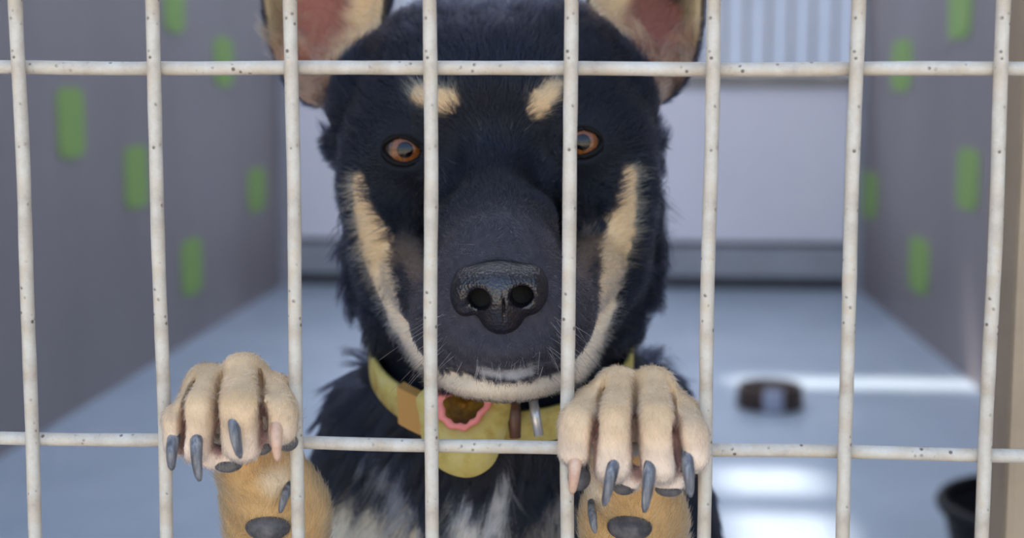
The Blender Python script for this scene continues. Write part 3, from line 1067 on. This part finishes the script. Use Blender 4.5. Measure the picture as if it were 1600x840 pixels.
def claw(a, b, Ya, Yb, r, mat, label=None):
    A, B = P(*a, Ya), P(*b, Yb)
    d = B - A
    back = A - d * .25 + np.array([0, .004, .001])
    bow = np.array([0, -.0016, 0])
    pts_, rd = [back], [r * .85]
    for t in np.linspace(0, 1, 9):
        pts_.append(A + d * t + bow * 4 * t * (1 - t)); rd.append(r * (1.05 - .52 * t ** 1.5) * (1 if t < .99 else .6))
    o = link('claw', tube('claw', pts_, rd, 12, .82), mat, dog)
    if label: o['label'] = label


for a, b, Ya, Yb, pale in (((271, 688), (269, 733), -.0195, -.0215, 0), ((307, 690), (312, 750), -.0235, -.0245, 0), ((366, 660), (376, 714), -.0275, -.0275, 0), ((432, 668), (435, 719), -.0205, -.0225, 1),
                          ((899, 722), (894, 770), -.0200, -.0215, 1), ((958, 728), (944, 789), -.0240, -.0255, 0), ((1015, 735), (1007, 799), -.0240, -.0255, 0), ((1074, 718), (1079, 775), -.0205, -.0225, 0)):
    claw(a, b, Ya, Yb, .0027, mp_.m if pale else mc.m, 'pale pinkish claw' if pale else None)
claw((448, 768), (438, 800), .016, .012, .0020, mc.m, 'dark dewclaw')
claw((925, 800), (930, 832), .018, .014, .0020, mc.m, 'dark dewclaw')
for c, r in ((P(419, 822, .0175), (.0090, .0070, .0054)), (P(984, 822, .0185), (.0088, .0070, .0054))):
    o = link('carpal_pad', ball('carpal_pad', c, r), mpad.m, dog); o['label'] = 'dark grey wrist pad'
for c, r in ((P(356, 724, -.0115), (.0055, .0045, .0032)), (P(405, 698, -.0125), (.0048, .0042, .0030)), (P(449, 690, -.0125), (.0040, .0040, .0034)),
             (P(905, 745, -.0115), (.0042, .0042, .0050)), (P(1045, 764, -.0125), (.0050, .0042, .0026)), (P(975, 760, -.0120), (.0042, .0040, .0030))):
    link('toe_pad', ball('toe_pad', c, r), mpad.m, dog)

# ------------------------------------------------------------------ collar
my = Mat('yellow_woven_collar', rough=.7, spec=.3)
my.color(my.ramp(my.noise(120, 5, .6), [(.3, (.36, .24, .06)), (.5, (.48, .38, .11)), (.75, (.52, .45, .20))]))
my.bump(my.noise(1400, 2), .3, .0005)
M_pinktrim = Mat('coral_pink_trim', (.72, .22, .20), .5).m
mo = Mat('orange_lining', rough=.6)
mo.color(mo.ramp(mo.noise(160, 4), [(.35, (.25, .09, .01)), (.65, (.55, .30, .02))]))
M_brown = Mat('brown_leather', (.10, .045, .025), .45).m
M_ring = Mat('pale_metal', (.62, .60, .60), .3, .5, .6).m
collar = empty('dog_collar', tuple(COLLAR_C))
tag(collar, 'yellow collar with a pouch-like flap under the dog chin', 'collar')
V, F = [], []
NB = 72
for i in range(NB):
    a = 2 * math.pi * i / NB
    rad_ = np.array([1., 0, 0]) * math.cos(a) * CA + CF * math.sin(a) * (CB if math.sin(a) > 0 else CB * .85)
    o_ = rad_ / np.linalg.norm(rad_)
    for dr, dh in ((0, -.0085), (.0022, -.0078), (.0022, .0078), (0, .0085), (-.001, 0)):
        V.append(COLLAR_C + rad_ + o_ * dr + CN * dh)
for i in range(NB):
    for j in range(5):
        F.append((i * 5 + j, ((i + 1) % NB) * 5 + j, ((i + 1) % NB) * 5 + (j + 1) % 5, i * 5 + (j + 1) % 5))
link('band', pyd('band', V, F), my.m, collar)


ka_ = math.radians(128)
V, F = [], []
for i in range(7):
    a = ka_ + (i - 3) * .035
    rad_ = np.array([1., 0, 0]) * math.cos(a) * CA + CF * math.sin(a) * CB
    o_ = rad_ / np.linalg.norm(rad_)
    for dr, dh in ((-.001, -.0100), (.0042, -.0092), (.0042, .0092), (-.001, .0100)):
        V.append(COLLAR_C + rad_ + o_ * dr + CN * dh)
for i in range(6):
    for j in range(4): F.append((i * 4 + j, (i + 1) * 4 + j, (i + 1) * 4 + (j + 1) % 4, i * 4 + (j + 1) % 4))
F += [(3, 2, 1, 0), (24, 25, 26, 27)]
link('keeper_loop', pyd('keeper_loop', V, F, False), Mat('orange_tan_keeper', (.52, .27, .07), .6).m, collar)


def spline_closed(pts, n):
    pts = [np.array(p, float) for p in pts]; m = len(pts); out = []
    for i in range(n):
        t = i / n * m; k = int(t); f = t - k
        p0, p1, p2, p3 = (pts[(k + q) % m] for q in (-1, 0, 1, 2))
        out.append(.5 * (2 * p1 + (p2 - p0) * f + (2 * p0 - 5 * p1 + 4 * p2 - p3) * f * f + (3 * p1 - p0 - 3 * p2 + p3) * f ** 3))
    return out


FY = .098
outer = spline_closed([(652, 618), (655, 650), (660, 690), (676, 722), (705, 741), (738, 745), (768, 728), (783, 698), (794, 660), (800, 618), (770, 596), (690, 596)], 64)
inner = spline_closed([(688, 618), (686, 642), (696, 659), (712, 667), (729, 667), (744, 657), (756, 642), (766, 622), (748, 608), (712, 606)], 64)


def ring_plate(name, o_, i_, Y0, Y1, mat, dome=0.):
    V, F = [], []
    n = len(o_)
    for Y, lst in ((Y0, o_), (Y0 - dome, i_), (Y1, i_), (Y1, o_)):
        for a in lst:
            lean = (a[1] - 610) / 140 * .010
            V.append(P(a[0], a[1], Y - lean))
    for s in range(4):
        for k in range(n):
            F.append((s * n + k, s * n + (k + 1) % n, ((s + 1) % 4) * n + (k + 1) % n, ((s + 1) % 4) * n + k))
    return link(name, pyd(name, V, F), mat, collar)


ring_plate('flap', outer, inner, FY, FY + .006, my.m, .004)
wav = [(a + np.array([math.cos(k * .785), math.sin(k * .785)]) * 1.8) for k, a in enumerate(inner)]
cI = np.mean(inner, axis=0)
inn2 = [cI + (a - cI) * (.78 + .05 * math.sin(k * .8)) for k, a in enumerate(inner)]
out2 = [cI + (a - cI) * (1.13 + .05 * math.sin(k * .8 + 1)) for k, a in enumerate(inner)]
ring_plate('pink_trim', out2, inn2, FY - .0055, FY - .0005, M_pinktrim, .001)
V, F = [], []
for i in range(7):
    sc_ = 1.05 - i / 6 * 1.0
    for a in inner:
        q = cI + (a - cI) * sc_
        V.append(P(q[0], q[1] - 6 * (1 - sc_), FY + .012 - .010 * (1 - sc_) ** 1.5))
for i in range(6):
    for k in range(64): F.append((i * 64 + k, i * 64 + (k + 1) % 64, (i + 1) * 64 + (k + 1) % 64, (i + 1) * 64 + k))
F.append(tuple(6 * 64 + k for k in range(64)))
link('lining', pyd('lining', V, F), mo.m, collar)
ca_, cb_ = P(803, 615, .100), P(805, 684, .096)
link('strap_end', tube('strap_end', [ca_, (ca_ + cb_) / 2 + [0, -.001, 0], cb_], [.0026, .0030, .0024], 10, 1.0), M_brown, collar)
ca_, cb_ = P(832, 618, .098), P(842, 680, .094)
link('metal_tongue', tube('metal_tongue', [ca_, (ca_ + cb_) / 2 + [0, -.001, 0], cb_], [.0020, .0022, .0021], 10), M_ring, collar)
